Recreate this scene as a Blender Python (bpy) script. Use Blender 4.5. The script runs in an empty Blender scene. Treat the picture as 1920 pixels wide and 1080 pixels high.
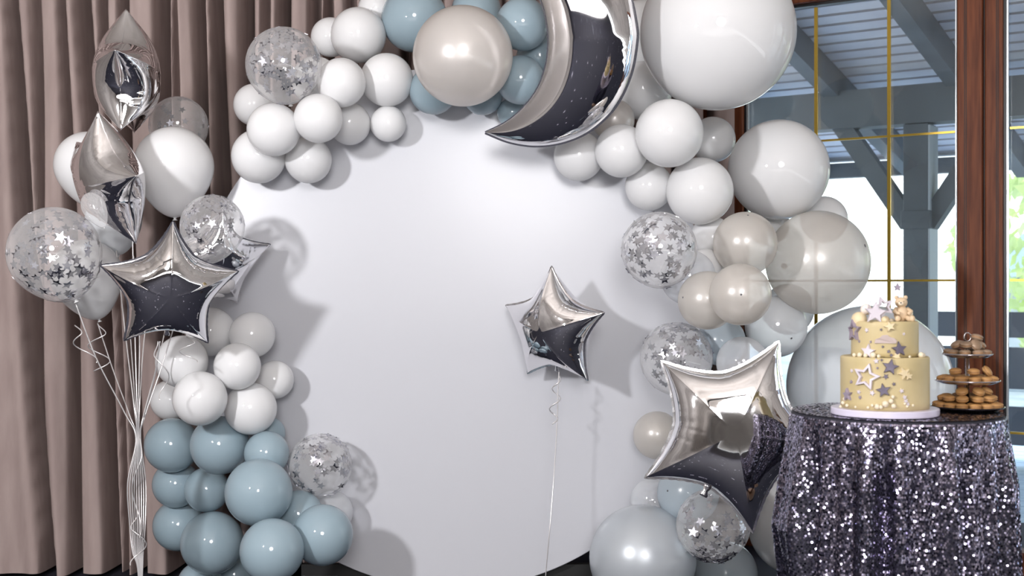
import bpy, bmesh, math, random
import numpy as np
from mathutils import Vector, Matrix, Euler
PI = math.pi
rnd = random.Random(7)
sc = bpy.context.scene
C = sc.collection
F = 2400.0
CZ = 1.10

# ------------------------------------------------------------------ camera
cam = bpy.data.cameras.new('camera')
co = bpy.data.objects.new('camera', cam); C.objects.link(co)
cam.sensor_width = 36; cam.lens = 45
co.location = (0, 0, CZ); co.rotation_euler = (PI/2, 0, 0)
cam.clip_start = .05; cam.clip_end = 200
cam.dof.use_dof = True; cam.dof.focus_distance = 4.0; cam.dof.aperture_fstop = 5.0
sc.camera = co

# ------------------------------------------------------------------ light
sc.view_settings.view_transform = 'Standard'
sc.view_settings.look = 'None'
sc.view_settings.gamma = 1
sc.view_settings.use_curve_mapping = False
sc.view_settings.exposure = -0.04
world = bpy.data.worlds.new('world'); sc.world = world
world.use_nodes = True
wn = world.node_tree
bg = wn.nodes['Background']
tc = wn.nodes.new('ShaderNodeTexCoord'); sx = wn.nodes.new('ShaderNodeSeparateXYZ')
rp = wn.nodes.new('ShaderNodeValToRGB')
wn.links.new(tc.outputs['Generated'], sx.inputs[0]); wn.links.new(sx.outputs[2], rp.inputs[0])
rp.color_ramp.elements[0].position = 0.0; rp.color_ramp.elements[0].color = (.93, .97, 1, 1)
rp.color_ramp.elements[1].position = .8; rp.color_ramp.elements[1].color = (.55, .72, 1, 1)
wn.links.new(rp.outputs[0], bg.inputs[0]); bg.inputs[1].default_value = 3.6

def light(name, kind, loc, target, power, color=(1, 1, 1), size=1.0, size_y=None, shape=None):
    l = bpy.data.lights.new(name, kind); l.energy = power; l.color = color
    if kind == 'AREA':
        l.shape = shape or 'DISK'; l.size = size
        if size_y: l.shape = 'RECTANGLE'; l.size_y = size_y
    o = bpy.data.objects.new(name, l); C.objects.link(o)
    o.location = loc
    d = Vector(target) - Vector(loc)
    o.rotation_euler = d.to_track_quat('-Z', 'Y').to_euler()
    return o
light('strobe_lamp', 'AREA', (-2.05, .7, 1.88), (0.25, 4.4, 1.1), 100, (1, .985, 1), .24)
light('added_bounce_fill', 'AREA', (0, -1.6, .9), (0, -1.6, 5), 165, (1, .96, .95), 5.0)  # added unseen area light, aimed up so the ceiling bounces soft fill
light('added_bounce_fill', 'AREA', (0, -8, .9), (0, -8, 5), 180, (1, .95, .93), 5.0)  # second added bounce light, farther back in the room
light('added_bounce_fill', 'AREA', (0.2, 2.0, 2.3), (0.2, 2.0, 5), 12, (1, .97, .97), 1.2)  # small added bounce light in front of the balloon arch
light('added_fill', 'AREA', (.2, -2.6, 2.3), (.8, 4.4, 1.2), 170, (1, .98, .99), 1.6)  # added soft fill from behind the camera, not a fitting of the room
sun = light('sun', 'SUN', (6, 8, 8), (5.0, 8.6, 0), 4.5, (1, .97, .9)); sun.data.angle = .02

# ------------------------------------------------------------------ helpers
def P(u, v, d): return Vector(((u-960)/F*d, d, CZ+(540-v)/F*d))

def mat(name, color=(.8, .8, .8), rough=.5, metal=0, **k):
    m = bpy.data.materials.new(name); m.use_nodes = True
    b = m.node_tree.nodes['Principled BSDF']
    b.inputs['Base Color'].default_value = (*color, 1)
    b.inputs['Roughness'].default_value = rough
    b.inputs['Metallic'].default_value = metal
    for a, v in k.items():
        b.inputs[a.replace('_', ' ')].default_value = v
    return m

def noise_color(m, c1, c2, scale=8, stretch=(1, 1, 1), bump=0, detail=4, lo=.35, hi=.65):
    n = m.node_tree; b = n.nodes['Principled BSDF']
    t = n.nodes.new('ShaderNodeTexCoord'); mp = n.nodes.new('ShaderNodeMapping')
    mp.inputs['Scale'].default_value = stretch
    no = n.nodes.new('ShaderNodeTexNoise'); no.inputs['Scale'].default_value = scale; no.inputs['Detail'].default_value = detail
    cr = n.nodes.new('ShaderNodeValToRGB')
    cr.color_ramp.elements[0].position = lo; cr.color_ramp.elements[1].position = hi
    cr.color_ramp.elements[0].color = (*c1, 1); cr.color_ramp.elements[1].color = (*c2, 1)
    n.links.new(t.outputs['Object'], mp.inputs[0]); n.links.new(mp.outputs[0], no.inputs[0])
    n.links.new(no.outputs[0], cr.inputs[0]); n.links.new(cr.outputs[0], b.inputs['Base Color'])
    if bump:
        bp = n.nodes.new('ShaderNodeBump'); bp.inputs['Strength'].default_value = bump; bp.inputs['Distance'].default_value = .01
        n.links.new(no.outputs[0], bp.inputs['Height']); n.links.new(bp.outputs[0], b.inputs['Normal'])
    return m

def translucent(m, color, f):
    """thin latex: part of the light comes through the skin"""
    n = m.node_tree; b = n.nodes['Principled BSDF']; out = n.nodes['Material Output']
    tr = n.nodes.new('ShaderNodeBsdfTranslucent'); tr.inputs[0].default_value = (*color, 1)
    mx = n.nodes.new('ShaderNodeMixShader'); mx.inputs[0].default_value = f
    n.links.new(b.outputs[0], mx.inputs[1]); n.links.new(tr.outputs[0], mx.inputs[2]); n.links.new(mx.outputs[0], out.inputs[0])
    return m

def seethrough(name, tint=(1, 1, 1), haze=.05, hazecol=(.9, .9, .9), ior=1.45, edge=.5, rough=.03, gloss=1.0):
    m = bpy.data.materials.new(name); m.use_nodes = True; n = m.node_tree
    n.nodes.remove(n.nodes['Principled BSDF']); out = n.nodes['Material Output']
    t = n.nodes.new('ShaderNodeBsdfTransparent'); t.inputs[0].default_value = (*tint, 1)
    d = n.nodes.new('ShaderNodeBsdfDiffuse'); d.inputs[0].default_value = (*hazecol, 1)
    lw = n.nodes.new('ShaderNodeLayerWeight'); lw.inputs[0].default_value = .35
    mr = n.nodes.new('ShaderNodeMapRange'); mr.inputs['To Min'].default_value = haze; mr.inputs['To Max'].default_value = edge
    n.links.new(lw.outputs['Facing'], mr.inputs['Value'])
    m1 = n.nodes.new('ShaderNodeMixShader'); n.links.new(mr.outputs[0], m1.inputs[0])
    n.links.new(t.outputs[0], m1.inputs[1]); n.links.new(d.outputs[0], m1.inputs[2])
    g = n.nodes.new('ShaderNodeBsdfGlossy'); g.inputs['Roughness'].default_value = rough
    l2 = n.nodes.new('ShaderNodeLayerWeight'); l2.inputs[0].default_value = .5      # Schlick term, the same from both sides of the skin
    pw = n.nodes.new('ShaderNodeMath'); pw.operation = 'POWER'; pw.inputs[1].default_value = 4.5; n.links.new(l2.outputs['Facing'], pw.inputs[0])
    ml_ = n.nodes.new('ShaderNodeMath'); ml_.operation = 'MULTIPLY_ADD'; ml_.inputs[1].default_value = .75*gloss; ml_.inputs[2].default_value = .055
    n.links.new(pw.outputs[0], ml_.inputs[0])
    m2 = n.nodes.new('ShaderNodeMixShader'); n.links.new(ml_.outputs[0], m2.inputs[0])
    n.links.new(m1.outputs[0], m2.inputs[1]); n.links.new(g.outputs[0], m2.inputs[2])
    n.links.new(m2.outputs[0], out.inputs[0])
    return m

def sheerify(m, f):
    n = m.node_tree; out = n.nodes['Material Output']; src = out.inputs[0].links[0].from_socket
    t = n.nodes.new('ShaderNodeBsdfTransparent'); mx = n.nodes.new('ShaderNodeMixShader'); mx.inputs[0].default_value = f
    n.links.new(src, mx.inputs[1]); n.links.new(t.outputs[0], mx.inputs[2]); n.links.new(mx.outputs[0], out.inputs[0])
    return m
M = {}
M['white'] = translucent(mat('white_latex', (.83, .835, .845), .5, 0, Specular_IOR_Level=.15, Coat_Weight=.8, Coat_Roughness=.03), (.95, .93, .9), .15)
M['blue'] = translucent(mat('dusty_blue_latex', (.315, .415, .475), .5, 0, Specular_IOR_Level=.2, Coat_Weight=.9, Coat_Roughness=.03), (.4, .5, .55), .10)
M['paleblue'] = translucent(mat('pale_blue_latex', (.52, .60, .66), .22, 0, Coat_Weight=.3, Coat_Roughness=.06), (.5, .6, .68), .25)
M['pearl'] = translucent(mat('pearl_latex', (.72, .69, .67), .3, .25, Coat_Weight=.6, Coat_Roughness=.05), (.9, .84, .76), .30)
M['pearlblue'] = translucent(mat('pearl_blue_latex', (.60, .64, .68), .32, .25, Coat_Weight=.6, Coat_Roughness=.05), (.6, .66, .72), .2)
M['milk'] = seethrough('milky_latex', (.97, .985, 1), .70, (.86, .89, .92), 1.45, .93, .04, .7)
M['pearlsheer'] = sheerify(translucent(mat('sheer_pearl_latex', (.76, .73, .70), .3, .2, Coat_Weight=.6, Coat_Roughness=.05), (.92, .86, .76), .30), .20)
M['clear'] = seethrough('clear_latex', (.99, .99, .99), .15, (.92, .92, .93), 1.45, .42, .03, .55)
M['sheer'] = seethrough('sheer_latex', (.95, .96, .98), .32, (.85, .87, .9), 1.45, .75, .04, .6)
M['dark_latex'] = mat('dark_latex', (.12, .12, .13), .4)
M['foil'] = mat('silver_foil', (.90, .89, .905), .045, 1)
M['foil_seam'] = mat('silver_foil_seam', (.86, .85, .87), .16, 1)
M['confetti'] = mat('silver_confetti', (.45, .45, .50), .22, 1)
M['ribbon'] = mat('silver_ribbon', (.82, .80, .80), .28, .55)
M['panel'] = mat('white_board', (.55, .56, .60), .32, 0, Coat_Weight=.15, Coat_Roughness=.15)
M['panel_edge'] = mat('board_edge', (.5, .5, .53), .5)
M['curtain'] = noise_color(mat('taupe_velvet', (.3, .22, .2), .95, 0, Specular_IOR_Level=.1), (.335, .262, .247), (.40, .32, .30), 6, (3, 3, .6), .15)
M['wood'] = noise_color(mat('red_brown_wood', (.2, .07, .03), .5, 0, Specular_IOR_Level=.25), (.10, .027, .011), (.185, .056, .022), 5, (14, 14, .9), .08)
M['wood_dark'] = mat('dark_wood_gap', (.02, .01, .008), .5)
M['gasket'] = mat('black_gasket', (.012, .012, .014), .4)
M['alu'] = mat('bright_spacer', (.75, .77, .8), .3, .8)
M['gold'] = mat('gold_bar', (.62, .42, .07), .3, .7)
M['glass'] = seethrough('window_glass', (.93, .96, .95), .015, (.5, .5, .52), 1.5, .06, .0)
M['grey_beam'] = noise_color(mat('grey_painted_wood', (.09, .105, .12), .6), (.085, .10, .115), (.125, .145, .165), 3, (1, 1, 1), .05)
M['lit_side_and_frame'] = mat('pale_grey_lit_side_and_frame', (.42, .46, .5), .6)  # paler grey for the post's lit side, also the house window frames
M['roofplank'] = noise_color(mat('pale_roof_board', (.5, .5, .56), .6), (.68, .68, .78), (.82, .82, .90), 3, (1, 1, 1))
M['roofback'] = mat('roof_underside', (.12, .09, .10), .8)
M['floor'] = None
M['wallp'] = noise_color(mat('dark_room_wall', (.2, .17, .15), .8), (.30, .28, .27), (.38, .36, .34), 2)
M['ceil'] = noise_color(mat('beige_ceiling', (.6, .56, .52), .8), (.50, .46, .42), (.60, .56, .52), 1.5)
M['bulb'] = mat('lamp_bulb', (1, .9, .95), .5, 0, Emission_Color=(1, .85, .95, 1), Emission_Strength=14)
M['iron'] = mat('dark_iron', (.03, .03, .03), .5, .6)
M['deck'] = noise_color(mat('blue_grey_deck', (.45, .55, .65), .6), (.34, .44, .56), (.5, .6, .7), 3, (1, 8, 1))
M['rail'] = mat('slate_rail_board', (.085, .10, .13), .6)
M['facade'] = noise_color(mat('white_render', (.8, .82, .85), .9), (.5, .53, .57), (.6, .62, .66), 1)
M['blueroof'] = mat('pale_blue_roof', (.20, .26, .36), .7)
M['leaf'] = translucent(noise_color(mat('sunlit_leaf', (.3, .42, .12), .7), (.36, .43, .22), (.62, .66, .44), 2.0), (.6, .75, .25), .45)
M['bark'] = mat('tree_bark', (.12, .09, .07), .9)
M['pot'] = mat('terracotta_pot', (.6, .25, .2), .7)
M['petal'] = mat('yellow_petal', (.9, .75, .1), .6)
M['petal2'] = mat('lilac_petal', (.65, .5, .8), .6)
M['grass'] = noise_color(mat('pale_gravel', (.6, .62, .6), .9), (.24, .27, .28), (.34, .37, .38), 2)
M['cloth'] = mat('dark_sequin_fabric', (.022, .022, .035), .7)
M['table'] = mat('brown_table_wood', (.12, .06, .03), .5)
M['cream'] = noise_color(mat('cream_frosting', (.74, .58, .33), .5, 0, Subsurface_Weight=.0), (.53, .43, .22), (.61, .50, .28), 9, (1, 1, 1), .08)
M['cboard'] = mat('cake_drum', (.72, .68, .82), .3, .1)
M['pearlball'] = mat('ivory_pearl', (.80, .70, .52), .3, 0, Coat_Weight=.4)
M['starwhite'] = mat('pearly_white_icing', (.72, .66, .72), .35, .1)
M['stargrey'] = mat('grey_lilac_icing', (.15, .13, .18), .4, .15)
M['starlilac'] = mat('lilac_grey_icing', (.33, .28, .35), .4, .1)
M['starcream'] = mat('cream_icing', (.76, .63, .40), .45)
M['cloud'] = mat('pale_pink_grey_icing', (.55, .45, .42), .5)
M['bear'] = mat('beige_fondant', (.66, .50, .33), .55)
M['bearbelly'] = mat('pale_fondant', (.78, .66, .5), .55)
M['black'] = mat('black_icing', (.02, .015, .015), .35)
M['goldball'] = mat('gold_ball', (.62, .42, .10), .35, .5)
M['blush'] = mat('ivory_ball', (.85, .76, .70), .4)
M['mac_shell'] = noise_color(mat('golden_macaron', (.60, .33, .12), .55), (.38, .19, .06), (.52, .29, .11), 9)
M['mac_shell2'] = noise_color(mat('beige_macaron', (.4, .27, .17), .35, .1), (.24, .16, .10), (.36, .25, .17), 9)
M['mac_fill'] = mat('cream_filling', (.36, .19, .08), .6)
M['stand_metal'] = mat('polished_steel', (.62, .58, .58), .18, 1)
M['tray'] = mat('dark_mirror_tray', (.05, .04, .045), .12, .6)
M['tray_glass'] = mat('silver_tray', (.55, .52, .55), .15, .9)

# floor: navy carpet with small pale dashes
m = mat('navy_carpet', (.01, .012, .03), .85); n = m.node_tree; b = n.nodes['Principled BSDF']
t = n.nodes.new('ShaderNodeTexCoord'); mp = n.nodes.new('ShaderNodeMapping'); mp.inputs['Scale'].default_value = (7, 4.5, 1)
vo = n.nodes.new('ShaderNodeTexVoronoi'); vo.inputs['Scale'].default_value = 1.0; vo.inputs['Randomness'].default_value = .75
cr = n.nodes.new('ShaderNodeValToRGB'); cr.color_ramp.elements[0].position = .10; cr.color_ramp.elements[0].color = (.38, .38, .46, 1)
cr.color_ramp.elements[1].position = .15; cr.color_ramp.elements[1].color = (.008, .009, .022, 1)
n.links.new(t.outputs['Object'], mp.inputs[0]); n.links.new(mp.outputs[0], vo.inputs[0]); n.links.new(vo.outputs['Distance'], cr.inputs[0]); n.links.new(cr.outputs[0], b.inputs['Base Color'])
M['floor'] = m

# sequins: each one takes its own tone
m = mat('sequin', (.4, .4, .45), .17, 1); n = m.node_tree; b = n.nodes['Principled BSDF']
ge = n.nodes.new('ShaderNodeNewGeometry'); cr = n.nodes.new('ShaderNodeValToRGB')
cr.color_ramp.elements[0].position = 0; cr.color_ramp.elements[0].color = (.05, .05, .08, 1)
cr.color_ramp.elements[1].position = 1; cr.color_ramp.elements[1].color = (.66, .61, .80, 1)
n.links.new(ge.outputs['Random Per Island'], cr.inputs[0]); n.links.new(cr.outputs[0], b.inputs['Base Color'])
M['sequin'] = m

def mesh_np(name, V, Fc, smooth=True):
    me = bpy.data.meshes.new(name)
    me.from_pydata([tuple(v) for v in V], [], [tuple(f) for f in Fc])
    if smooth: me.shade_smooth()
    me.update()
    return me

def link(name, me, m=None, parent=None, loc=None, rot=None, scale=None):
    o = bpy.data.objects.new(name, me); C.objects.link(o)
    if m is not None and len(me.materials) == 0: me.materials.append(m)
    if parent is not None: o.parent = parent
    if loc is not None: o.location = loc
    if rot is not None: o.rotation_euler = rot
    if scale is not None: o.scale = (scale,)*3 if isinstance(scale, (int, float)) else scale
    return o

def tag(o, label, cat, group=None):
    o['label'] = label; o['category'] = cat
    if group: o['group'] = group
    return o

def empty(name, loc=(0, 0, 0), rot=(0, 0, 0)):
    o = bpy.data.objects.new(name, None); C.objects.link(o); o.location = loc; o.rotation_euler = rot; o.empty_display_size = .05
    return o

def bm_obj(name, bm, m, parent=None, smooth=False, loc=None, rot=None):
    me = bpy.data.meshes.new(name); bm.to_mesh(me); bm.free()
    if smooth: me.shade_smooth()
    return link(name, me, m, parent, loc, rot)

def add_box(bm, c, s, mtx=None, bevel=0):
    r = bmesh.ops.create_cube(bm, size=1)
    vs = r['verts']
    bmesh.ops.scale(bm, vec=s, verts=vs)
    if bevel:
        es = list({e for v in vs for e in v.link_edges})
        rb = bmesh.ops.bevel(bm, geom=es, offset=bevel, segments=2, profile=.5, affect='EDGES')
        vs = list({v for f in rb['faces'] for v in f.verts} | {v for v in vs if v.is_valid})
    bmesh.ops.translate(bm, vec=c, verts=vs)
    if mtx is not None: bmesh.ops.transform(bm, matrix=mtx, verts=vs)
    return vs

def box(name, c, s, m, parent=None, mtx=None, bevel=0):
    bm = bmesh.new(); add_box(bm, c, s, mtx, bevel)
    return bm_obj(name, bm, m, parent)

def lathe(prof, seg=48):
    V = []; Fc = []
    for r, z in prof:
        for i in range(seg):
            a = 2*PI*i/seg; V.append((r*math.cos(a), r*math.sin(a), z))
    for j in range(len(prof)-1):
        for i in range(seg):
            k = (i+1) % seg
            Fc.append((j*seg+i, j*seg+k, (j+1)*seg+k, (j+1)*seg+i))
    return V, Fc

def tube(pts, r, seg=6, flat=1.0):
    """tube (or flattened ribbon) along points"""
    V = []; Fc = []
    n_ = len(pts); up = Vector((0, 1, 0))
    for i, p in enumerate(pts):
        a = pts[max(i-1, 0)]; c = pts[min(i+1, n_-1)]
        t = (Vector(c)-Vector(a))
        t = t.normalized() if t.length > 1e-9 else Vector((0, 0, 1))
        s = t.cross(up)
        s = s.normalized() if s.length > 1e-4 else Vector((1, 0, 0))
        w = s.cross(t).normalized()
        rr = r[i] if isinstance(r, (list, tuple)) else r
        for k in range(seg):
            an = 2*PI*k/seg
            V.append(Vector(p)+s*math.cos(an)*rr+w*math.sin(an)*rr*flat)
    for i in range(n_-1):
        for k in range(seg):
            l = (k+1) % seg
            Fc.append((i*seg+k, i*seg+l, (i+1)*seg+l, (i+1)*seg+k))
    Fc.append(tuple(range(seg))[::-1]); Fc.append(tuple((n_-1)*seg+k for k in range(seg)))
    return V, Fc

# ------------------------------------------------------------------ room shell
def struct(o): o['kind'] = 'structure'; return o
P0 = Vector((1.01, 5.505, 0)); T = Vector((.826, -.563, 0)).normalized(); O = Vector((.563, .826, 0)).normalized()   # window wall: along, outward
WM = Matrix(((T.x, O.x, 0, P0.x), (T.y, O.y, 0, P0.y), (0, 0, 1, 0), (0, 0, 0, 1)))
PE = P0 + T*4.2
struct(box('floor', (0, -3.8, -.03), (7.6, 19.6, .06), M['floor']))
struct(box('ceiling', (.2, -4, 3.33), (9.4, 20.2, .06), M['ceil']))
struct(box('wall_left', (-3.25, -4, 1.65), (.1, 20, 3.3), M['wallp']))
struct(box('wall_back', (-1.15, 5.78, 1.65), (4.3, .1, 3.3), M['wallp']))
struct(box('wall_front', (.6, -13.95, 1.65), (8, .1, 3.3), M['wallp']))
struct(box('wall_right', (PE.x+.05, -5.4, 1.65), (.1, 17.4, 3.3), M['wallp']))
# window wall: header, sill wall, jamb, window frames
struct(box('trim_1', (2.0, .02, 2.84), (4.6, .12, .98), M['wallp'], mtx=WM)).name = 'wall_right_header'
hd = empty('window_frame'); tag(hd, 'red-brown wooden window framing with a double mullion behind the cake table', 'window frame'); struct(hd)
hd.name = 'window_1'
def wood(s0, s1, z0, z1, w0=-.045, w1=.06, name='frame_post'):
    return box(name, ((s0+s1)/2, (w0+w1)/2, (z0+z1)/2), (s1-s0, w1-w0, z1-z0), M['wood'], hd, WM, .006)
wood(-.20, -.055, 0.0, 2.35); wood(-.052, -.006, .1, 2.282, -.03, .05)
wood(-.2, 4.2, 2.285, 2.36, -.045, .06, 'head_rail')
wood(-.006, 4.2, 0.0, .1, -.045, .06, 'sill_rail')
wood(.896, .990, .1, 2.284); wood(.996, 1.062, .1, 2.284, -.03, .05)
box('frame_gap', (.993, .01, 1.19), (.008, .06, 2.18), M['wood_dark'], hd, WM)
# fine grooves along the mullion faces
for s in (.925, .931, 1.040, 1.046):
    box('groove', (s, -.0455 if s < .99 else -.0305, 1.19), (.0025, .003, 2.16), M['wood_dark'], hd, WM)
wood(2.0, 2.17, .1, 2.284); wood(3.2, 3.37, .1, 2.284)
for i, (a, b_) in enumerate(((-.006, .896), (1.062, 2.0), (2.17, 3.2))):
    g = struct(box('window_%d' % (i+2), ((a+b_)/2, .02, 1.19), (b_-a-.02, .006, 2.19), M['glass'], None, WM))
    for s in (a+.005, b_-.005):
        box('gasket', (s, .0, 1.19), (.01, .03, 2.18), M['gasket'], g, WM)
    for s in (a+.013, b_-.013):
        box('spacer', (s, -.002, 1.19), (.006, .012, 2.17), M['alu'], g, WM)
    box('gasket', ((a+b_)/2, .0, 2.280), (b_-a-.02, .03, .012), M['gasket'], g, WM)
    ns = 3
    st = .307
    for k in (1, 2):
        s = a+.006+st*k + (.01 if i else 0)
        box('glazing_bar', (s, .008, 1.19), (.0135, .008, 2.16), M['gold'], g, WM)
    for z in (1.712, 1.13, .546):
        box('glazing_bar', ((a+b_)/2, .006, z), (b_-a-.04, .008, .0085), M['gold'], g, WM)

# ------------------------------------------------------------------ terrace outside
deck = struct(box('ground_deck', (1.6, 2.2, -.06), (9, 4.2, .06), M['deck'], None, WM))
for k in range(22):
    box('deck_board', (1.6, .25+.19*k, -.02), (9, .18, .03), M['deck'], deck, WM)
struct(box('lawn', (3, 14, -.35), (60, 20, .1), M['grass'], None, WM))

def roofz(w): return 2.76-.235*w
rot_r = Matrix.Rotation(-math.atan(.235), 4, 'X')
roof = empty('terrace_roof'); roof['kind'] = 'structure'
for k in range(30):
    w = .12+.113*k
    box('roof_board', (0, 0, 0), (6.4, .088, .016), M['roofplank'], roof, WM @ Matrix.Translation((1.0, w, roofz(w)+.02)) @ rot_r)
box('roof_deck', (0, 0, 0), (6.6, 3.6, .02), M['roofback'], roof, WM @ Matrix.Translation((1.0, 1.78, roofz(1.78)+.055)) @ rot_r)
for s in (-1.67, -.99, -.31, .37, 1.05, 1.73, 2.41):
    box('rafter', (0, 0, 0), (.085, 3.45, .15), M['grey_beam'], roof, WM @ Matrix.Translation((s, 1.78, roofz(1.78)-.07)) @ rot_r)
box('ridge_beam', (1.0, 1.92, 2.10), (6.4, .14, .21), M['grey_beam'], roof, WM)
box('edge_beam', (1.0, 3.38, 1.90), (6.4, .09, .10), M['grey_beam'], roof, WM)
def post(s, w, lab):
    e = tag(empty('terrace_post'), lab, 'post')
    box('shaft', (s, w, .98), (.135, .15, 2.02), M['grey_beam'], e, WM, .004)
    box('lit_side_face', (s+.0725, w, .98), (.01, .152, 2.0), M['lit_side_and_frame'], e, WM)  # light on the post's side face, put into a paler colour
    box('collar', (s, w, 1.47), (.16, .165, .10), M['grey_beam'], e, WM, .004)
    for sg in (-1, 1):
        a = Vector((s+sg*.05, w, 1.45)); b_ = Vector((s+sg*.44, w, 2.03)); c = (a+b_)/2; L = (b_-a).length
        ang = math.atan2(b_.z-a.z, b_.x-a.x)
        box('brace', (0, 0, 0), (L, .09, .10), M['grey_beam'], e, WM @ Matrix.Translation(c) @ Matrix.Rotation(-ang, 4, 'Y'))
    return e
post(.166, 1.92, 'grey timber terrace post with two slanting braces behind the window'); post(2.6, 1.92, 'grey timber terrace post beyond the right edge of the picture')
rl = tag(empty('terrace_railing'), 'dark slate railing of wide boards along the terrace edge outside', 'railing')
for z0, z1 in ((.79, .95), (.47, .73), (.12, .36)):
    box('rail_board', (1.9, 3.25, (z0+z1)/2), (5.0, .03, z1-z0), M['rail'], rl, WM)
for s in (-.5, 1.2, 2.9, 4.3):
    box('rail_post', (s, 3.31, .47), (.08, .07, .98), M['rail'], rl, WM)
# flower pot on the railing
fp = tag(empty('flower_pot'), 'terracotta flower pot with yellow flowers on the terrace railing', 'flower pot')
pc = WM @ Vector((.93, 3.25, .95))
V, Fc = lathe([(0, 0), (.07, 0), (.095, .15), (.10, .15), (.10, .165), (.085, .165), (.08, .13), (0, .13)], 24)
link('pot', mesh_np('pot', V, Fc), M['pot'], fp, pc)
bm = bmesh.new(); r2 = random.Random(3)
for i in range(90):
    c = Vector((r2.gauss(0, .07), r2.gauss(0, .07), .2+r2.uniform(-.05, .07)))
    q = Matrix.Translation(c) @ Euler((r2.uniform(0, 3), r2.uniform(0, 3), r2.uniform(0, 3))).to_matrix().to_4x4()
    vs = [bm.verts.new(q @ Vector(p)) for p in ((-.03, 0, 0), (0, -.012, 0), (.03, 0, 0), (0, .012, 0))]
    bm.faces.new(vs)
o = bm_obj('foliage', bm, M['leaf'], fp, loc=pc); o['kind'] = 'stuff'
for i in range(14):
    c = Vector((r2.gauss(0, .06), r2.gauss(0, .06), .24+r2.uniform(-.02, .05)))
    bm = bmesh.new(); bmesh.ops.create_icosphere(bm, subdivisions=1, radius=.02, matrix=Matrix.Diagonal((1, 1, .5, 1)))
    bm_obj('flower', bm, M['petal'] if i % 3 else M['petal2'], fp, loc=pc+c)
# dark folding chair on the deck
ch = tag(empty('terrace_chair'), 'dark slatted terrace chair on the blue deck outside the right pane', 'chair')
cx, cw = 1.42, .75
for dx in (-.2, .2):
    for dw, lean in ((-.2, .06), (.2, -.06)):
        box('leg', (cx+dx, cw+dw, .21), (.035, .035, .44), M['rail'], ch, WM)
box('seat', (cx, cw, .44), (.46, .44, .03), M['rail'], ch, WM)
box('backrest', (0, 0, 0), (.46, .03, .42), M['rail'], ch, WM @ Matrix.Translation((cx, cw-.24, .66)) @ Matrix.Rotation(.12, 4, 'X'))
# houses and trees beyond
def house(name, s, w, sx_, sy_, h, rz, roofm, lab, roofh=1.6):
    e = tag(empty(name), lab, 'building')
    mt = WM @ Matrix.Translation((s, w, -.3)) @ Matrix.Rotation(rz, 4, 'Z')
    box('wall', (0, 0, h/2), (sx_, sy_, h), M['facade'], e, mt)
    bm = bmesh.new()
    a = [(-sx_/2-.3, -sy_/2-.4, h), (sx_/2+.3, -sy_/2-.4, h), (sx_/2+.3, sy_/2+.4, h), (-sx_/2-.3, sy_/2+.4, h), (-sx_/2+.5, 0, h+roofh), (sx_/2-.5, 0, h+roofh)]
    vs = [bm.verts.new(mt @ Vector(p)) for p in a]
    for f in ((0, 1, 5, 4), (2, 3, 4, 5), (1, 2, 5), (3, 0, 4), (3, 2, 1, 0)): bm.faces.new([vs[i] for i in f])
    bm_obj('roof', bm, roofm, e)
    for k in range(3):
        wf = box('window', (-sx_/2+sx_*(k+.5)/3, -sy_/2-.02, h*.45), (.9, .06, 1.0), M['lit_side_and_frame'], e, mt)
        box('pane', (-sx_/2+sx_*(k+.5)/3, -sy_/2-.055, h*.45), (.8, .02, .9), M['glass'], wf, mt)
    return e
house('house', .6, 16.5, 7, 5, 1.55, .25, M['blueroof'], 'white rendered house with pale blue roof beyond the terrace', .75)
LEAFS = []
for q in range(3):
    rr = random.Random(50+q); V = []; Fc = []
    for i in range(2200):
        d = Vector((rr.gauss(0, 1), rr.gauss(0, 1), rr.gauss(0, 1))).normalized()*rr.uniform(.55, 1)**.5
        d *= 1+.18*math.sin(d.x*7+q)*math.cos(d.z*6)
        R_ = Euler((rr.uniform(0, 6), rr.uniform(0, 6), rr.uniform(0, 6))).to_matrix(); s = .055
        k = len(V)
        for p in ((-1, 0, 0), (0, -.5, 0), (1, 0, 0), (0, .5, 0)): V.append(d+R_ @ Vector(p)*s)
        Fc.append((k, k+1, k+2, k+3))
    me = mesh_np('crown', V, Fc, False); me.materials.append(M['leaf']); LEAFS.append(me)
for i, (s, w, h, r, lab) in enumerate([
        (.35, 9.5, 1.9, 2.0, 'sunlit green tree right of the mullion beyond the terrace'),
        (6.3, 10.5, 1.6, 1.5, 'sunlit tree at the right edge beyond the railing'),
        (10.4, 12, 3.2, 2.0, 'taller sunlit tree beyond the right edge behind the others'),
        (9.5, 19, 3, 2.4, 'distant pale green tree right of the white house')]):
    e = tag(empty('tree', WM @ Vector((s, w, -.3))), lab, 'tree', )
    V, Fc = tube([Vector((0, 0, 0)), Vector((.05, 0, h*.5)), Vector((0, .05, h))], [.14, .11, .06], 10)
    link('trunk', mesh_np('trunk', V, Fc), M['bark'], e)
    o = link('crown', LEAFS[i % 3], None, e, (0, 0, h), (0, 0, i), (r, r, r*.95)); o['kind'] = 'stuff'

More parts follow.
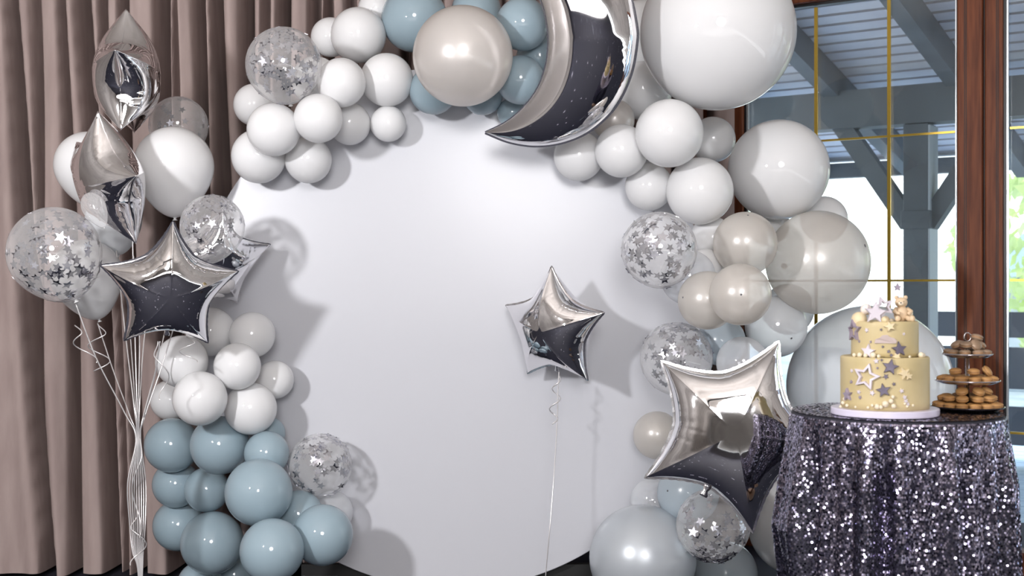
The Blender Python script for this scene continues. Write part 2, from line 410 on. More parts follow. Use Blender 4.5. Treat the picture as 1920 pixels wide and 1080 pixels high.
# ------------------------------------------------------------------ curtain
grooves = [(-230, -170, 1), (-150, -110, .7), (-60, -30, 1), (18, 98, 1.1), (63, 92, .45), (117, 150, .6), (160, 215, 1.1), (198, 236, .5), (233, 262, .6), (300, 335, 1.15), (325, 352, .45), (373, 395, .8), (410, 440, 1),
           (467, 480, .9), (500, 515, .5), (530, 540, .9), (585, 590, .7), (612, 620, .8), (660, 668, .6), (700, 700, 1), (760, 760, .8), (815, 818, 1), (880, 885, .8), (935, 936, 1), (1000, 1000, .9), (1070, 1070, 1), (1130, 1130, .8),
           (1185, 1185, 1), (1205, 1208, .8), (1270, 1270, 1), (1330, 1330, .9)]
xs = np.linspace(-3.15, .93, 1900); zs = np.linspace(.02, 3.27, 30)
X, Z = np.meshgrid(xs, zs)
def base_y(x): return 4.86+.5*(1/(1+np.exp(-(x+.35)/.10)))
Y = base_y(X)
for i, (a, b_, dp) in enumerate(grooves):
    gx = ((a+b_)/2-960)/F*5.1
    D = float(base_y(gx))
    for _ in range(3): D = float(base_y(((a+b_)/2-960)/F*D))
    v = 540-(Z-CZ)/D*F
    u = a+(b_-a)*v/1080+4*np.sin(Z*2.1+i)
    gx = (u-960)/F*D
    Y += min(1, dp)*.30*np.exp(-np.abs((X-gx)/(.009+.014*dp))**3.5)
    Y -= dp*.028*np.exp(-((X-gx-.055)/.035)**2)
    Y -= dp*.02*np.exp(-((X-gx+.055)/.035)**2)
Y += .010*np.sin(X*31+np.sin(Z*1.4)*1.5)+.008*np.sin(Z*2.3+X*5)
V = np.stack([X, Y, Z], -1).reshape(-1, 3)
nx = len(xs); nz = len(zs)
idx = np.arange(nx*nz).reshape(nz, nx)
Fc = np.stack([idx[:-1, :-1], idx[:-1, 1:], idx[1:, 1:], idx[1:, :-1]], -1).reshape(-1, 4)
cu = link('curtain', mesh_np('curtain', V.tolist(), Fc.tolist()), M['curtain'])
tag(cu, 'heavy taupe velvet curtain hanging in deep folds behind the balloons', 'curtain')
V, Fc = tube([Vector((-3.15, 4.88, 3.29)), Vector((-.8, 4.9, 3.29)), Vector((-.35, 5.12, 3.29)), Vector((.0, 5.37, 3.29)), Vector((.95, 5.4, 3.29))], .015, 10)
tag(link('curtain_rail', mesh_np('curtain_rail', V, Fc), M['iron']), 'thin dark rail carrying the taupe curtain under the ceiling', 'rail')

# ------------------------------------------------------------------ round white panel
PD = 4.4; PC = P(850, 615, PD); PR = 490/F*PD
pn = tag(empty('backdrop_panel', (PC.x, PD, 0)), 'large round white photo backdrop panel in the middle of the balloon arch', 'backdrop')
V, Fc = lathe([(0, .0), (PR-.002, .0), (PR, -.002), (PR, -.018), (PR-.002, -.02), (0, -.02)], 160)
me = mesh_np('disc', V, Fc, False)
link('disc', me, M['panel'], pn, (0, 0, PC.z), (PI/2, 0, 0))
for s in (-.55, .55):
    box('foot', (s, .19, .02), (.05, .5, .04), M['iron'], pn)
    box('strut', (s, .06, .55), (.04, .03, 1.1), M['iron'], pn)
box('crossbar', (0, .06, .12), (1.14, .03, .04), M['iron'], pn)

# ------------------------------------------------------------------ balloons
def balloon_mesh(seg=56, rings=36, pear=.12):
    prof = []
    for j in range(rings+1):
        th = PI*j/rings; s = max(0, -math.cos(th))
        r = math.sin(th)*(1-.05*s*s); z = math.cos(th)*(1+pear*s**2.2)
        if j == rings: r = 0
        prof.append((max(r, .0001), z))
    V, Fc = lathe(prof, seg)
    return V, Fc
BM = {}
def bmesh_for(kind, pear=.12):
    k = (kind, pear)
    if k not in BM:
        V, Fc = balloon_mesh(pear=pear); me = mesh_np('balloon_skin', V, Fc); me.materials.append(M[kind]); BM[k] = me
    return BM[k]
V, Fc = lathe([(.001, .02), (.05, .0), (.055, -.03), (.03, -.05), (.05, -.075), (.085, -.10), (.08, -.108), (.03, -.09), (.001, -.09)], 16)
KN = {}
def knot_for(kind):
    kk = 'white' if kind in ('clear', 'sheer') else kind
    if kk not in KN:
        me = mesh_np('knot', V_kn, Fc_kn); me.materials.append(M[kk]); KN[kk] = me
    return KN[kk]
V_kn, Fc_kn = V, Fc
Vd, Fd = lathe([(.0001, .004), (.03, .003), (.045, -.003), (.04, -.02)], 14)
TIP = mesh_np('tip_spot', Vd, Fd); TIP.materials.append(M['dark_latex'])

def star_pts(n=5, r=1, ri=.42, a0=PI/2):
    return [((r if k % 2 == 0 else r*ri)*math.cos(a0+k*PI/n), (r if k % 2 == 0 else r*ri)*math.sin(a0+k*PI/n)) for k in range(2*n)]
def star_prism(r, ri, th):
    p = star_pts(5, r, ri); n_ = len(p)
    V = [(x, y, 0) for x, y in p]+[(x, y, th) for x, y in p]
    Fc = [tuple(range(n_))[::-1], tuple(range(n_, 2*n_))]+[(i, (i+1) % n_, n_+(i+1) % n_, n_+i) for i in range(n_)]
    return V, Fc
V, Fc = star_prism(1, .45, .03)
CONF = mesh_np('confetti_star', V, Fc, False); CONF.materials.append(M['confetti'])

LIT = Vector((-.55, -.75, .35)).normalized()
def balloon(c, r, kind, label, down=(0, 1, -.25), pear=.12, sz=(1, 1, 1), tip=None, group=None, confetti=0, csize=.0125, seed=0, bias=None):
    d = Vector(down).normalized()
    q = (-d).to_track_quat('Z', 'Y')
    o = link('balloon', bmesh_for(kind, pear), None, None, c, q.to_euler(), tuple(r*s for s in sz))
    if confetti: o.name = 'confetti_balloon'
    tag(o, label, 'balloon', group)
    link('knot', knot_for(kind), None, o, (0, 0, -(1+pear)+.015), None, .8)
    if tip is not None:
        t_ = q.inverted() @ Vector(tip).normalized()
        qq = t_.to_track_quat('Z', 'Y')
        link('tip_spot', TIP, None, o, t_*1.002, qq.to_euler(), .75)
    if confetti:
        rr = random.Random(seed); iq = q.inverted()
        k = 0
        while k < confetti:
            v = Vector((rr.gauss(0, 1), rr.gauss(0, 1), rr.gauss(0, 1))).normalized()
            w = 1.0
            if bias is not None: w = .28+.9*max(0, v.dot(Vector(bias).normalized()))**1.5
            if rr.random() > w: continue
            loc = (iq @ v)
            loc = Vector((loc.x, loc.y, loc.z*(1+(pear*max(0, -loc.z)**2.2))))*.985
            tl = Euler((rr.gauss(0, .16), rr.gauss(0, .16), rr.uniform(0, 6.28))).to_matrix().to_4x4()
            mt = (iq @ v).to_track_quat('Z', 'Y').to_matrix().to_4x4() @ tl
            s = csize*rr.uniform(.8, 1.15)/r
            link('confetti_star', CONF, None, o, loc*.995, mt.to_euler(), s)
            k += 1
    return o

ORDER = []
PLACED = []     # (centre, radius)
def place(u, v, rpx, dfix=None, dmax=None, tol=.93):
    if dfix is None:
        inside = math.hypot(u-850, v-615) < 490+rpx
        if dmax is None:
            dmax = (PD-.03)/(1+rpx/F*1.05) if inside else 4.62
        d = dmax
        for c2, r2 in ORDER:
            u2 = c2.x/c2.y*F+960; v2 = 540-(c2.z-CZ)/c2.y*F; q2 = r2/c2.y*F
            if math.hypot(u-u2, v-v2) < (rpx+q2)*.86: d = min(d, c2.y-.03)
        while d > 3.45:
            c = P(u, v, d); r = rpx/F*d
            if all((c-c2).length > (r+r2)*tol for c2, r2 in PLACED): break
            d -= .01
    else: d = dfix
    c = P(u, v, d); r = rpx/F*d
    PLACED.append((c, r))
    if dfix is None: ORDER.append((c, r))
    return c, r
W, B, PB, PE_, PS, PW, MI, SH, CL = 'white', 'blue', 'paleblue', 'pearl', 'pearlsheer', 'pearlblue', 'milk', 'sheer', 'clear'
# (u, v, radius px, kind, label, options) back to front in each cluster
LIST = [
 # ---- upper left arc
 (478, 197, 40, W, 'small white balloon half behind the upper left confetti balloon by the curtain'),
 (620, 70, 37, W, 'white balloon peeping out left of the topmost white balloon in the arch'),
 (705, 18, 34, W, 'white balloon cut by the top edge left of the first blue balloon'),
 (592, 152, 46, W, 'white balloon tucked between the confetti balloon and the other whites'),
 (640, 155, 46, W, 'white pear-shaped balloon below the topmost white balloon'),
 (578, 300, 44, W, 'faint white balloon lowest on the inner left of the arch against the panel'),
 (655, 232, 40, W, 'white balloon fading into the panel right of the round inner white one'),
 (485, 293, 51, W, 'lowest white balloon at the left end of the upper arch'),
 (513, 243, 50, W, 'white balloon under the confetti balloon overlapping the lowest white one'),
 (597, 222, 46, W, 'round white balloon on the inner edge between confetti and panel'),
 (672, 66, 52, W, 'largest white balloon near the top of the left arch'),
 (728, 232, 34, W, 'small white balloon under the white balloon beside the blue ones'),
 (725, 150, 50, W, 'white balloon touching the panel just left of the pearl balloon'),
 # ---- top
 (905, 178, 38, B, 'dusty blue balloon hidden under the silver pearl balloon'),
 (1012, 108, 44, B, 'dusty blue balloon wedged behind the crescent moon inner edge'),
 (960, 212, 28, B, 'small blue-grey balloon low beside the moon tip'),
 (893, 22, 47, B, 'dusty blue balloon above the silver pearl balloon at the top edge'),
 (812, 170, 45, B, 'dusty blue balloon below and left of the silver pearl balloon'),
 (980, 45, 50, B, 'dusty blue balloon between silver pearl balloon and crescent moon'),
 (976, 150, 46, B, 'dusty blue balloon under another, right of the silver pearl one'),
 (777, 36, 62, B, 'large dusty blue balloon at the top left of the pearl balloon'),
 (868, 105, 94, PE_, 'large silver pearl balloon at the top centre of the arch'),
 # ---- right arch
 (1205, 70, 70, W, 'big white balloon squeezed between the moon and the giant white one'),
 (1205, 170, 55, W, 'white balloon behind the lower right rim of the moon'),
 (1150, 225, 40, PE_, 'pearl balloon shaded under the belly of the moon'),
 (1085, 293, 47, W, 'leftmost white balloon below the moon against the panel'),
 (1336, 262, 43, W, 'white balloon below the giant white one beside the window frame'),
 (1165, 283, 50, W, 'second white balloon below the moon, touching the leftmost'),
 (1545, 412, 44, W, 'white balloon mostly hidden behind the big white one by the window'),
 (1217, 350, 45, W, 'white balloon under the pair below the moon at the panel rim'),
 (1255, 250, 64, W, 'round white balloon right under the giant white balloon'),
 (1335, 448, 42, W, 'white balloon showing in the gap left of the pearl cluster'),
 (1322, 500, 34, W, 'small bright balloon deep between the confetti and pearl balloons'),
 (1312, 358, 63, W, 'white balloon above the confetti balloon on the right side'),
 (1440, 420, 40, W, 'white balloon behind the gap between two pearl balloons'),
 (1345, 60, 146, W, 'giant white balloon at the top right in front of the window', dict(dmax=4.17)),
 (1460, 318, 94, W, 'big white balloon in front of the window, below the giant one'),
 (1478, 580, 48, MI, 'milky balloon under the largest pearl balloon'),
 (1455, 612, 58, MI, 'milky pale blue balloon above the big foil star', dict(tip=(.35, -1, -.4))),
 (1352, 640, 46, PB, 'pale blue balloon behind the pearl trio on the right'),
 (1290, 520, 52, SH, 'sheer clear balloon behind the right confetti balloon'),
 (1392, 680, 49, SH, 'sheer grey balloon just above the top edge of the big foil star'),
 (1397, 457, 60, PS, 'pearl beige balloon at the top of the pearl trio', dict(tip=(0, -.55, .95))),
 (1326, 563, 55, PS, 'pearl beige balloon on the left of the pearl trio', dict(tip=(-.9, -.45, .1))),
 (1533, 492, 97, PS, 'largest pearl balloon in front of the window panes', dict(tip=(.8, -.6, .32))),
 (1388, 552, 58, PS, 'darker pearl balloon in front of the other two of the trio', dict(tip=(-.15, -1, 0))),
 # ---- lower right
 (1630, 725, 153, MI, 'giant milky balloon behind the cake on the sequin table'),
 (1222, 938, 40, SH, 'sheer balloon behind the large silver pearl one at the bottom right'),
 (1232, 816, 45, PS, 'pearl balloon at the left of the big foil star against the panel'),
 (1495, 985, 92, W, 'large white balloon in the shade beside the sequin tablecloth'),
 (1290, 925, 58, PB, 'pale blue balloon under the lower left tip of the big foil star', dict(tip=(-.8, -.7, .2))),
 (1360, 1075, 60, PB, 'pale blue balloon at the bottom edge below the confetti balloon'),
 (1205, 1047, 100, PW, 'large silver-blue pearl balloon at the bottom right of the panel'),
 # ---- lower left
 (515, 712, 36, W, 'white balloon peeking out right of the left column of whites'),
 (395, 622, 46, W, 'topmost white balloon of the left column behind the star tip'),
 (473, 628, 43, W, 'upper right white balloon of the left column against the panel'),
 (341, 678, 49, W, 'white balloon at the left of the column under the silver star'),
 (320, 750, 38, W, 'small white balloon at the left edge above the first blue one'),
 (445, 687, 44, W, 'small round white balloon in the middle of the left column'),
 (375, 747, 51, W, 'large white balloon resting on two blue ones in the left column'),
 (505, 812, 30, B, 'blue balloon deep behind the lowest white one of the left column'),
 (470, 766, 49, W, 'lowest bright white balloon at the right of the left column'),
 (500, 850, 42, B, 'dusty blue balloon under the lowest white one near the confetti balloon'),
 (335, 985, 48, B, 'dusty blue balloon at the left edge of the lower column'),
 (330, 908, 44, B, 'small dusty blue balloon on the left, second row of blues'),
 (322, 835, 51, B, 'leftmost dusty blue balloon in the top row of blues'),
 (622, 960, 40, SH, 'sheer balloon behind the lower confetti balloon by its shadow'),
 (560, 965, 46, B, 'dusty blue balloon in the gap behind the lower blue pair'),
 (440, 1078, 40, B, 'dusty blue balloon at the bottom edge between two larger ones'),
 (388, 918, 42, B, 'small dusty blue balloon in the middle of the blue column'),
 (412, 835, 55, B, 'dusty blue balloon right of the leftmost in the top blue row'),
 (375, 1095, 42, B, 'dusty blue balloon cut by the bottom edge on the left'),
 (595, 1100, 42, B, 'dusty blue balloon cut by the bottom edge next to the dark floor'),
 (605, 1003, 57, B, 'dusty blue balloon farthest right in the lower cluster'),
 (485, 923, 63, B, 'largest dusty blue balloon, front of the left cluster', dict()),
 (398, 1018, 59, B, 'big dusty blue balloon at the lower left front'),
 (510, 1032, 60, B, 'big dusty blue balloon at the bottom front with a dark tip', dict(tip=(.1, -.7, -.75))),
]
for it in LIST:
    u, v, r, k, lab = it[:5]; op = it[5] if len(it) > 5 else {}
    c, rr = place(u, v, r, dmax=op.get('dmax'))
    side = Vector((rnd.uniform(-.5, .5), 1, rnd.uniform(-.5, .5)))
    balloon(c, rr, k, lab, down=side, pear=.06, tip=op.get('tip'))
CF = [
 (532, 122, 71, 150, 'confetti balloon with silver stars at the upper left of the arch', (.1, -.8, .35), 1),
 (1236, 468, 71, 130, 'clear confetti balloon with silver stars at the right rim of the panel', (-.2, -.9, -.25), 2),
 (1268, 672, 68, 120, 'clear confetti balloon above the upper left tip of the big foil star', (0, -.7, .6), 3),
 (1337, 985, 69, 120, 'clear confetti balloon below the big foil star at the bottom', (.1, -.8, -.6), 4),
 (600, 873, 60, 100, 'clear confetti balloon beside the blue column, low on the left', (.4, -.7, .5), 5)]
for u, v, r, nconf, lab, bias, sd in CF:
    c, rr = place(u, v, r)
    balloon(c, rr, CL, lab, down=(.1, .5, -1), pear=.06, confetti=nconf, csize=.0160, seed=sd, bias=bias)

# ------------------------------------------------------------------ foil balloons
def inflate(outline, inside_pts, H, N=190):
    """pillow height at given points of an outline: Poisson solution divided by edge distance, so the rim stays smooth"""
    out = np.array(outline); lo = out.min(0)-.06; hi = out.max(0)+.06
    gx = np.linspace(lo[0], hi[0], N); hstep = gx[1]-gx[0]; gy = np.arange(lo[1], hi[1]+hstep, hstep)
    X, Y = np.meshgrid(gx, gy)
    ins = np.zeros(X.shape, bool)
    a = out; b_ = np.roll(out, -1, 0)
    for p, q in zip(a, b_):
        c = (p[1] > Y) != (q[1] > Y)
        with np.errstate(divide='ignore', invalid='ignore'):
            xi = (q[0]-p[0])*(Y-p[1])/(q[1]-p[1])+p[0]
        ins ^= c & (X < xi)
    phi = np.zeros(X.shape)
    om = 2/(1+np.sin(PI/N)); par = (np.add.outer(np.arange(X.shape[0]), np.arange(X.shape[1])) % 2).astype(bool)
    for it in range(330):
        for pm in (par, ~par):
            s = np.zeros_like(phi)
            s[1:-1, 1:-1] = .25*(phi[:-2, 1:-1]+phi[2:, 1:-1]+phi[1:-1, :-2]+phi[1:-1, 2:]+hstep*hstep)
            mk = ins & pm
            phi[mk] += om*(s[mk]-phi[mk])
    def dist(Q):
        Q = np.asarray(Q); best = np.full(len(Q), 9.); arg = np.zeros(len(Q))
        for i, (p, q) in enumerate(zip(a, b_)):
            e = q-p; t = np.clip(((Q-p) @ e)/(e @ e+1e-12), 0, 1)
            d = np.linalg.norm(Q-(p+t[:, None]*e), axis=1)
            m_ = d < best; best[m_] = d[m_]; arg[m_] = i+t[m_]
        return best, arg
    G = np.stack([X.ravel(), Y.ravel()], 1); dg = np.full(len(G), 0.); iif = ins.ravel()
    dg[iif], _ = dist(G[iif]); dg = dg.reshape(X.shape)
    ok = ins & (dg > 1.6*hstep)
    psi = np.where(ok, phi/np.maximum(dg, 1e-6), 0); known = ok.copy()
    for it in range(14):
        ps = np.pad(psi*known, 1); ks = np.pad(known.astype(float), 1)
        sm = sum(ps[1+i:ps.shape[0]-1+i, 1+j:ps.shape[1]-1+j] for i in (-1, 0, 1) for j in (-1, 0, 1))
        sk = sum(ks[1+i:ks.shape[0]-1+i, 1+j:ks.shape[1]-1+j] for i in (-1, 0, 1) for j in (-1, 0, 1))
        new = (~known) & (sk > 0); psi[new] = (sm/np.maximum(sk, 1))[new]; known |= new
    for it in range(7):
        ps = np.pad(psi, 1, mode='edge'); psi = sum(ps[1+i:ps.shape[0]-1+i, 1+j:ps.shape[1]-1+j] for i in (-1, 0, 1) for j in (-1, 0, 1))/9
    Q = np.asarray(inside_pts); d, arg = dist(Q)
    fx = np.clip((Q[:, 0]-gx[0])/hstep, 0, len(gx)-1.001); fy = np.clip((Q[:, 1]-gy[0])/hstep, 0, len(gy)-1.001)
    ix = fx.astype(int); iy = fy.astype(int); tx = fx-ix; ty = fy-iy
    ps = psi[iy, ix]*(1-tx)*(1-ty)+psi[iy, ix+1]*tx*(1-ty)+psi[iy+1, ix]*(1-tx)*ty+psi[iy+1, ix+1]*tx*ty
    h = np.sqrt(np.maximum(ps*d, 0)); h *= H/np.sqrt(phi.max())
    return h, d, arg

def star_outline(per=56, inner=.60, pw=1.55):
    pts = []
    mid = math.cos(PI/5)
    for k in range(5):
        a0 = PI/2+k*2*PI/5; a1 = a0+2*PI/5; am = (a0+a1)/2
        p = Vector((math.cos(a0), math.sin(a0))); q = Vector((math.cos(a1), math.sin(a1))); m_ = Vector((math.cos(am), math.sin(am)))
        for i in range(per):
            t = i/per; x = abs(2*t-1)
            pts.append(p*(1-t)+q*t-m_*((mid-inner)*(1-x**pw)))
    return pts

def foil_star_mesh(seed, H=.45, per=56, rings=44, wr=1.0, flat=1.25):
    out = star_outline(per); n_ = len(out)
    pts = [(0, 0)]
    ro = [0]+[1-(1-j/rings)**1.5 for j in range(1, rings+1)]
    for j in range(1, rings+1):
        s = ro[j]
        for p in out:
            b_ = p.length; rr = s*(.62*(1-s**.8)+b_*s**.8) if s < 1 else b_
            pts.append(tuple(p/b_*rr))
    h, d, arg = inflate([tuple(p) for p in out], pts, H)
    h = H*(1-(1-np.clip(h/H, 0, 1))**flat)
    h[-n_:] = 0
    rr = np.random.RandomState(seed)
    t = (arg % per)/per; env = np.clip(4*t*(1-t), 0, 1)
    side = (arg//per).astype(int) % 5
    up = np.zeros(len(h)); dn = np.zeros(len(h))
    for sgn, arr in ((0, up), (1, dn)):
        for k in range(5):
            m_ = side == k
            for q in range(13):
                c = rr.normal(.5, .17); w = rr.uniform(.006, .015); L = rr.uniform(.018, .05); A = rr.uniform(.002, .006)*wr
                dd = d[m_]
                arr[m_] += -A*np.exp(-((t[m_]-c)/w)**2)*(dd/L)*np.exp(1-dd/L)
    P2 = np.array(pts)
    Vf = np.stack([P2[:, 0], -(h+up), P2[:, 1]], 1); Vb = np.stack([P2[:, 0], (h+dn), P2[:, 1]], 1)
    Vf[-n_:, 1] = 0
    nf = len(pts); V = Vf.tolist()+Vb[:nf-n_].tolist()
    def fi(j, i, back):
        if j == 0: return nf if back else 0
        k = 1+(j-1)*n_+(i % n_)
        return k+nf if back and j < rings else k
    Fc = []
    for back in (0, 1):
        for j in range(rings):
            for i in range(n_):
                if j == 0: f = (fi(0, 0, back), fi(1, i, back), fi(1, i+1, back))
                else: f = (fi(j, i, back), fi(j+1, i, back), fi(j+1, i+1, back), fi(j, i+1, back))
                Fc.append(f if back else f[::-1])
    return V, Fc, out
def seam_mesh(out, w=.022, closed=True, amp=.0012, seed=0):
    rr = random.Random(seed); n_ = len(out); V = []; Fc = []
    cen = Vector((sum(p[0] for p in out)/n_, sum(p[1] for p in out)/n_))
    for i, p in enumerate(out):
        a = out[i-1]; b_ = out[(i+1) % n_]; t = Vector((b_[0]-a[0], b_[1]-a[1])).normalized(); nn = Vector((t.y, -t.x))
        y = amp*.35*math.sin(i*.9+seed)+rr.uniform(-amp, amp)*.12; ww = w*(1+.1*math.sin(i*1.7))
        V += [(p[0]-nn.x*.012, -.001, p[1]-nn.y*.012), (p[0]+nn.x*ww, y, p[1]+nn.y*ww), (p[0]-nn.x*.012, .001, p[1]-nn.y*.012), (p[0]+nn.x*ww, y+.002, p[1]+nn.y*ww)]
    for i in range(n_):
        k = (i+1) % n_
        Fc += [(4*i, 4*i+1, 4*k+1, 4*k), (4*i+2, 4*k+2, 4*k+3, 4*i+3), (4*i+1, 4*i+3, 4*k+3, 4*k+1)]
    return V, Fc

def foil_star(u, v, d, Rpx, eul, label, seed, H=.45, tail_edge=2, flat=1.25):
    V, Fc, out = foil_star_mesh(seed, H, flat=flat)
    R = Rpx/F*d
    me = mesh_np('foil_star_balloon', V, Fc); me.materials.append(M['foil'])
    o = link('foil_star_balloon', me, None, None, P(u, v, d), tuple(math.radians(a) for a in eul), R)
    tag(o, label, 'foil balloon')
    V, Fc = seam_mesh(out, seed=seed); link('seam', mesh_np('seam', V, Fc, False), M['foil_seam'], o)
    # filling tail at the middle of the lowest edge
    am = PI/2+(tail_edge+.5)*2*PI/5; dx, dz = math.cos(am), math.sin(am)
    V, Fc = tube([Vector((dx*s, 0, dz*s)) for s in (.575, .62, .66, .70, .72)], [.05, .04, .025, .045, .04], 10, .4)
    link('filling_tail', mesh_np('filling_tail', V, Fc), M['foil_seam'], o)
    PLACED.append((P(u, v, d), R*.6))
    return o
S_TOP = foil_star(238, 144, 4.15, 124, (0, 5, -83), 'silver foil star seen edge-on, topmost of the left balloon bunch', 11, .48)
S_SEC = foil_star(204, 336, 3.98, 130.8, (18.3, 18.3, -45.7), 'silver foil star turned sideways, second from the top of the bunch', 12, .42)
S_MAIN = foil_star(317.6, 541.5, 3.84, 130, (18.8, 2.3, 17.2), 'silver foil star facing forward, lowest of the left balloon bunch', 13, .42)
S_BACK = foil_star(398, 492, 4.20, 115, (32.4, -2.7, 34.8), 'silver foil star hidden behind the clear balloon and the lowest star', 14, .40)
S_MID = foil_star(1040.1, 614.6, 4.2, 116, (9.4, 3, -35.9), 'single silver foil star floating before the white panel', 15, .44)
S_BIG = foil_star(1377, 809.6, 3.62, 186.7, (-4.5, 25.9, -9.4), 'big silver foil star left of the sequin table', 16, .33, flat=1.7)

# crescent moon
def catmull(pts, n_):
    out = []; P_ = [pts[0]]+pts+[pts[-1]]
    for i in range(1, len(P_)-2):
        a, b_, c, d = (Vector(P_[i-1]), Vector(P_[i]), Vector(P_[i+1]), Vector(P_[i+2]))
        for k in range(n_):
            t = k/n_
            out.append(.5*((2*b_)+(-a+c)*t+(2*a-5*b_+4*c-d)*t*t+(-a+3*b_-3*c+d)*t**3))
    out.append(Vector(pts[-1])); return out
def arc_pts(cx_, cy_, rx, ry, a0, a1, n_): return [(cx_+rx*math.cos(a0+(a1-a0)*i/n_), cy_+ry*math.sin(a0+(a1-a0)*i/n_)) for i in range(n_+1)]
my = 68.0
outer_h = [(897, 248), (945, 268), (1000, 276), (1055, 268), (1105, 245), (1150, 203), (1180, 145), (1193, 85)]
inner_h = [(897, 248), (940, 228), (975, 200), (1003, 165), (1020, 125), (1027, 85)]
outer = outer_h+[(x, 2*my-y) for x, y in outer_h[::-1]]
inner = inner_h+[(x, 2*my-y) for x, y in inner_h[::-1]]
def resample(pl, n_):
    L = [0]
    for a, b_ in zip(pl, pl[1:]): L.append(L[-1]+(Vector(b_)-Vector(a)).length)
    res = []; j = 0
    for i in range(n_):
        s = L[-1]*i/(n_-1)
        while j < len(L)-2 and L[j+1] < s: j += 1
        t = (s-L[j])/max(L[j+1]-L[j], 1e-9); res.append(Vector(pl[j]).lerp(Vector(pl[j+1]), t))
    return res
NS = 360
oc = resample(catmull(outer, 14), NS); ic = resample(catmull(inner, 14), NS)
mc = (1060, my); MD = 3.96; SC_ = MD/F
def ml(p): return Vector(((p[0]-mc[0])*SC_, -(p[1]-mc[1])*SC_))
oc = [ml(p) for p in oc]; ic = [ml(p) for p in ic]
NT = 40; rr = np.random.RandomState(5)
V = []; wrk = [(rr.uniform(.04, .96), rr.uniform(.0016, .004), rr.uniform(.0006, .0018), rr.randint(2)) for _ in range(110)]
for back in (0, 1):
    for i in range(NS):
        a, b_ = ic[i], oc[i]; w = (b_-a).length; s = i/(NS-1)
        for k in range(NT+1):
            t = .5-.5*math.cos(PI*k/NT); p = a.lerp(b_, t)
            # flat-sided pillow: steep inner wall, broad front
            tk = .30; h = .33*w*((t/tk)**.75*(1-.12*(1-t/tk)) if t < tk else (max(0, 1-((t-tk)/(1-tk))**2.4))**.5)
            for c, ww, A, sd in wrk:
                if abs(s-c) < 3*ww:
                    e = t if sd == 0 else 1-t
                    h -= A*math.exp(-((s-c)/ww)**2)*min(1, e*9)*math.exp(-e*20)*min(1, w*9)
            h = max(h, 0) if 0 < k < NT else 0
            V.append((p.x, h if back else -h, p.y))
Fc = []; st = NT+1; off = NS*st
for i in range(NS-1):
    for k in range(NT):
        q = (i*st+k, (i+1)*st+k, (i+1)*st+k+1, i*st+k+1)
        Fc.append(q[::-1]); Fc.append(tuple(x+off for x in q))
bm = bmesh.new(); me = mesh_np('moon', V, Fc); bm.from_mesh(me); bmesh.ops.remove_doubles(bm, verts=bm.verts, dist=.0002); bm.normal_update()
moon = bm_obj('foil_moon_balloon', bm, M['foil'], None, True, P(mc[0], mc[1], MD), (math.radians(19), 0, math.radians(-9)))
tag(moon, 'large silver foil crescent moon balloon hanging at the top of the arch', 'foil balloon')
poly = [tuple(p) for p in oc]+[tuple(p) for p in ic[::-1][1:-1]]
def seam_strip(pl, w, sgn, seed):
    rr = random.Random(seed); V = []; Fc = []
    for i, p in enumerate(pl):
        a = pl[max(i-1, 0)]; b_ = pl[min(i+1, len(pl)-1)]; t = (b_-a).normalized(); nn = Vector((t.y, -t.x))*sgn
        y = 0
        V += [(p.x-nn.x*.002, 0, p.y-nn.y*.002), (p.x+nn.x*w, y, p.y+nn.y*w), (p.x-nn.x*.002, .0006, p.y-nn.y*.002), (p.x+nn.x*w, y+.0006, p.y+nn.y*w)]
    for i in range(len(pl)-1):
        k = i+1
        Fc += [(4*i, 4*i+1, 4*k+1, 4*k), (4*i+2, 4*k+2, 4*k+3, 4*i+3), (4*i+1, 4*i+3, 4*k+3, 4*k+1)]
    return V, Fc
V, Fc = seam_strip(oc, .006, 1, 3); link('seam', mesh_np('seam', V, Fc, False), M['foil_seam'], moon)
V, Fc = seam_strip(ic, .004, -1, 4); link('seam', mesh_np('seam', V, Fc, False), M['foil_seam'], moon)

# ------------------------------------------------------------------ helium bunch
def hb(u, v, rpx, d, kind, label, down, pear=.2, sz=(1, 1, 1), **k):
    c = P(u, v, d); r = rpx/F*d
    PLACED.append((c, r))
    return balloon(c, r, kind, label, down, pear, sz, **k)
H1 = hb(326, 312, 74, 4.24, W, 'large white helium balloon in the upper middle of the left bunch', (.02, 0, -1), .3)
H2 = hb(166, 310, 63, 4.26, W, 'white helium balloon half hidden behind the sideways foil star', (.1, .1, -1), .25)
H3 = hb(335, 236, 55, 4.5, CL, 'clear confetti balloon behind the large white helium balloon', (.1, .3, -1), .1, confetti=70, csize=.013, seed=21)
H4 = hb(398, 425, 60, 4.03, CL, 'clear confetti balloon above the right arm of the lowest star', (-.25, 0, -1), .2, confetti=100, csize=.0145, seed=22, bias=(0, -.5, .7))
H5 = hb(102, 474, 86, 3.95, CL, 'largest clear confetti balloon at the far left of the bunch', (.45, 0, -1), .12, confetti=135, csize=.0175, seed=23, bias=(.25, -.75, -.35))
H6 = hb(162, 515, 66, 4.25, W, 'white helium balloon low behind the largest confetti balloon', (.25, .1, -1), .32)
H7 = hb(213, 412, 52, 4.36, MI, 'milky helium balloon behind the tip of the sideways star', (.1, .1, -1), .3)
H8 = hb(176, 388, 25, 3.78, CL, 'tiny clear foil-like balloon in front of the sideways star', (.5, 0, -1), .5, (.9, .9, 1.15))

